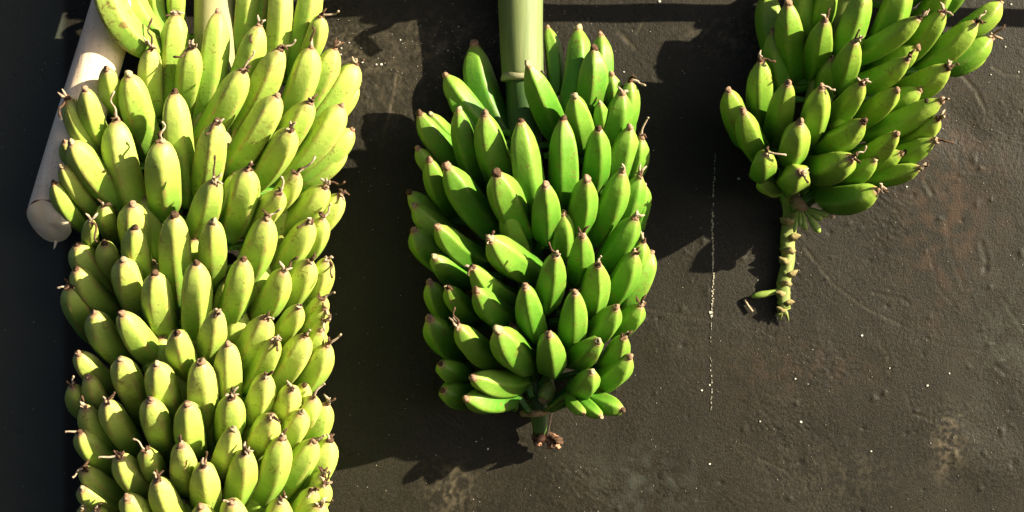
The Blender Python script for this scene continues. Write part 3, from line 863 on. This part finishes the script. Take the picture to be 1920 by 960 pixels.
# ------------------------------------------------------------------ tilted cream stalk behind the left bunch
def cream_stalk():
    d = 0.125
    top, end = P(299, -260, d), P(92, 415, d)
    axis = (end - top).normalized()
    r0 = 44 * mpp(d)
    e = bpy.data.objects.new("cut_stalk", None)
    scene.collection.objects.link(e)
    e.location = end
    e["label"] = "cream cut plant stalk leaning at a tilt behind the left bunch"
    e["category"] = "plant stalk"
    side = axis.cross(Vector((0, -1, 0))).normalized()
    front = side.cross(axis).normalized()
    if front.y > 0: front = -front
    side = axis.cross(front).normalized()
    ns = 40
    rows = 24
    slant = 0.85           # how much further the back of the slanting cut reaches
    verts, faces = [], []
    total = (end - top).length
    cutpts = []
    for i in range(rows + 1):
        for k in range(ns):
            th = 2 * math.pi * k / ns
            off = side * math.cos(th) * r0 + front * math.sin(th) * r0
            cutlen = total - math.sin(th) * r0 * slant + 0.0016 * math.sin(3 * th)
            t = (i / rows) ** 0.8
            rr = 1 + 0.012 * math.sin(t * 9 + th * 2)
            verts.append(top + axis * (cutlen * t) + off * rr)
    for i in range(rows):
        for k in range(ns):
            k2 = (k + 1) % ns
            faces.append((i * ns + k, i * ns + k2, (i + 1) * ns + k2, (i + 1) * ns + k))
    me = mesh_from("stalk_skin", [v - end for v in verts], faces, M_CREAM)
    new_obj("stalk_skin", me, e)
    rim = [verts[rows * ns + k] for k in range(ns)]
    c = sum(rim, Vector()) / ns
    cn = (rim[0] - c).cross(rim[10] - c).normalized()
    if cn.dot(axis) < 0: cn = -cn
    vv, ff = [], []
    for q, (s, b) in enumerate([(0.995, 0.0), (0.95, 0.0012), (0.7, 0.0045), (0.4, 0.0065), (0.15, 0.007)]):
        for k in range(ns):
            vv.append(c + (rim[k] - c) * s + cn * (b + 0.0008 * math.sin(2 * k * .157 + q)))
    for q in range(4):
        for k in range(ns):
            k2 = (k + 1) % ns
            ff.append((q * ns + k, q * ns + k2, (q + 1) * ns + k2, (q + 1) * ns + k))
    ff.append(tuple(4 * ns + k for k in range(ns)))
    new_obj("cut_face", mesh_from("cut_face", [v - end for v in vv], ff, M_CREAM_CUT), e)
    ring = [rim[k] for k in range(0, ns // 2 + 1)]          # the brown line runs along the front of the cut
    v, f, _ = tube(ring, [.0011 + .0007 * math.sin(i * 1.3) for i in range(len(ring))], 6)
    new_obj("cut_rim", mesh_from("cut_rim", [x - end for x in v], f, M_CREAM_RIM), e)
    low = min(rim, key=lambda p: p.z)
    v, f, _ = tube([low + Vector((0, -.002, .004)), low + Vector((-.002, -.004, -.006)), low + Vector((-.004, -.004, -.012))], [.003, .002, .0006], 6)
    new_obj("torn_fibre", mesh_from("torn_fibre", [x - end for x in v], f, M_CREAM_CUT), e)
    return e
cream_stalk()

# ------------------------------------------------------------------ the pole the bunches hang from (its shadow crosses the top of the wall)
def pole():
    d = 0.115
    a, b = P(-300, -133, d), P(2250, -92, d)
    n = 40
    pts = [a + (b - a) * (i / n) + Vector((0, 0, 0.002 * math.sin(i * .7))) for i in range(n + 1)]
    v, f, _ = tube(pts, [0.0125 + 0.0006 * math.sin(i * 1.9) for i in range(n + 1)], 14)
    o = new_obj("hanging_pole", mesh_from("hanging_pole", [p - a for p in v], f, M_POLE), None, a)
    o["label"] = "thin wooden pole above the frame whose shadow crosses the wall top"
    o["category"] = "pole"
    for cx, lab in [(410, "rope tying the left bunch to the pole above the frame"), (985, "rope tying the middle bunch to the pole above the frame"), (1640, "rope tying the right bunch to the pole above the frame")]:
        e = bpy.data.objects.new("rope_tie", None)
        scene.collection.objects.link(e)
        pc = a + (b - a) * ((cx + 300) / 2550)
        e.location = pc
        e["label"], e["category"], e["group"] = lab, "rope", "ropes holding the bunches"
        for q in range(4):
            cpt = Vector(((q - 1.5) * 0.009, 0, 0))
            loop = []
            for k in range(26):
                th = 2 * math.pi * k / 25
                loop.append(cpt + Vector((0.004 * math.sin(th / 2), 0.038 + 0.056 * math.cos(th), 0.020 * math.sin(th))))
            v, f, _ = tube(loop, [.0042] * 26, 7)
            new_obj("rope_turn", mesh_from("rope_turn", v, f, M_ROPE), e)
        knot = catmull([Vector((-.02, -.022, .0)), Vector((.0, -.034, .012)), Vector((.02, -.024, -.006)), Vector((-.008, -.034, -.016)), Vector((-.014, -.026, -.040)), Vector((-.004, -.024, -.058))], 5)
        v, f, _ = tube(knot, [.0062] * len(knot), 8)
        new_obj("knot", mesh_from("knot", v, f, M_ROPE), e)
pole()
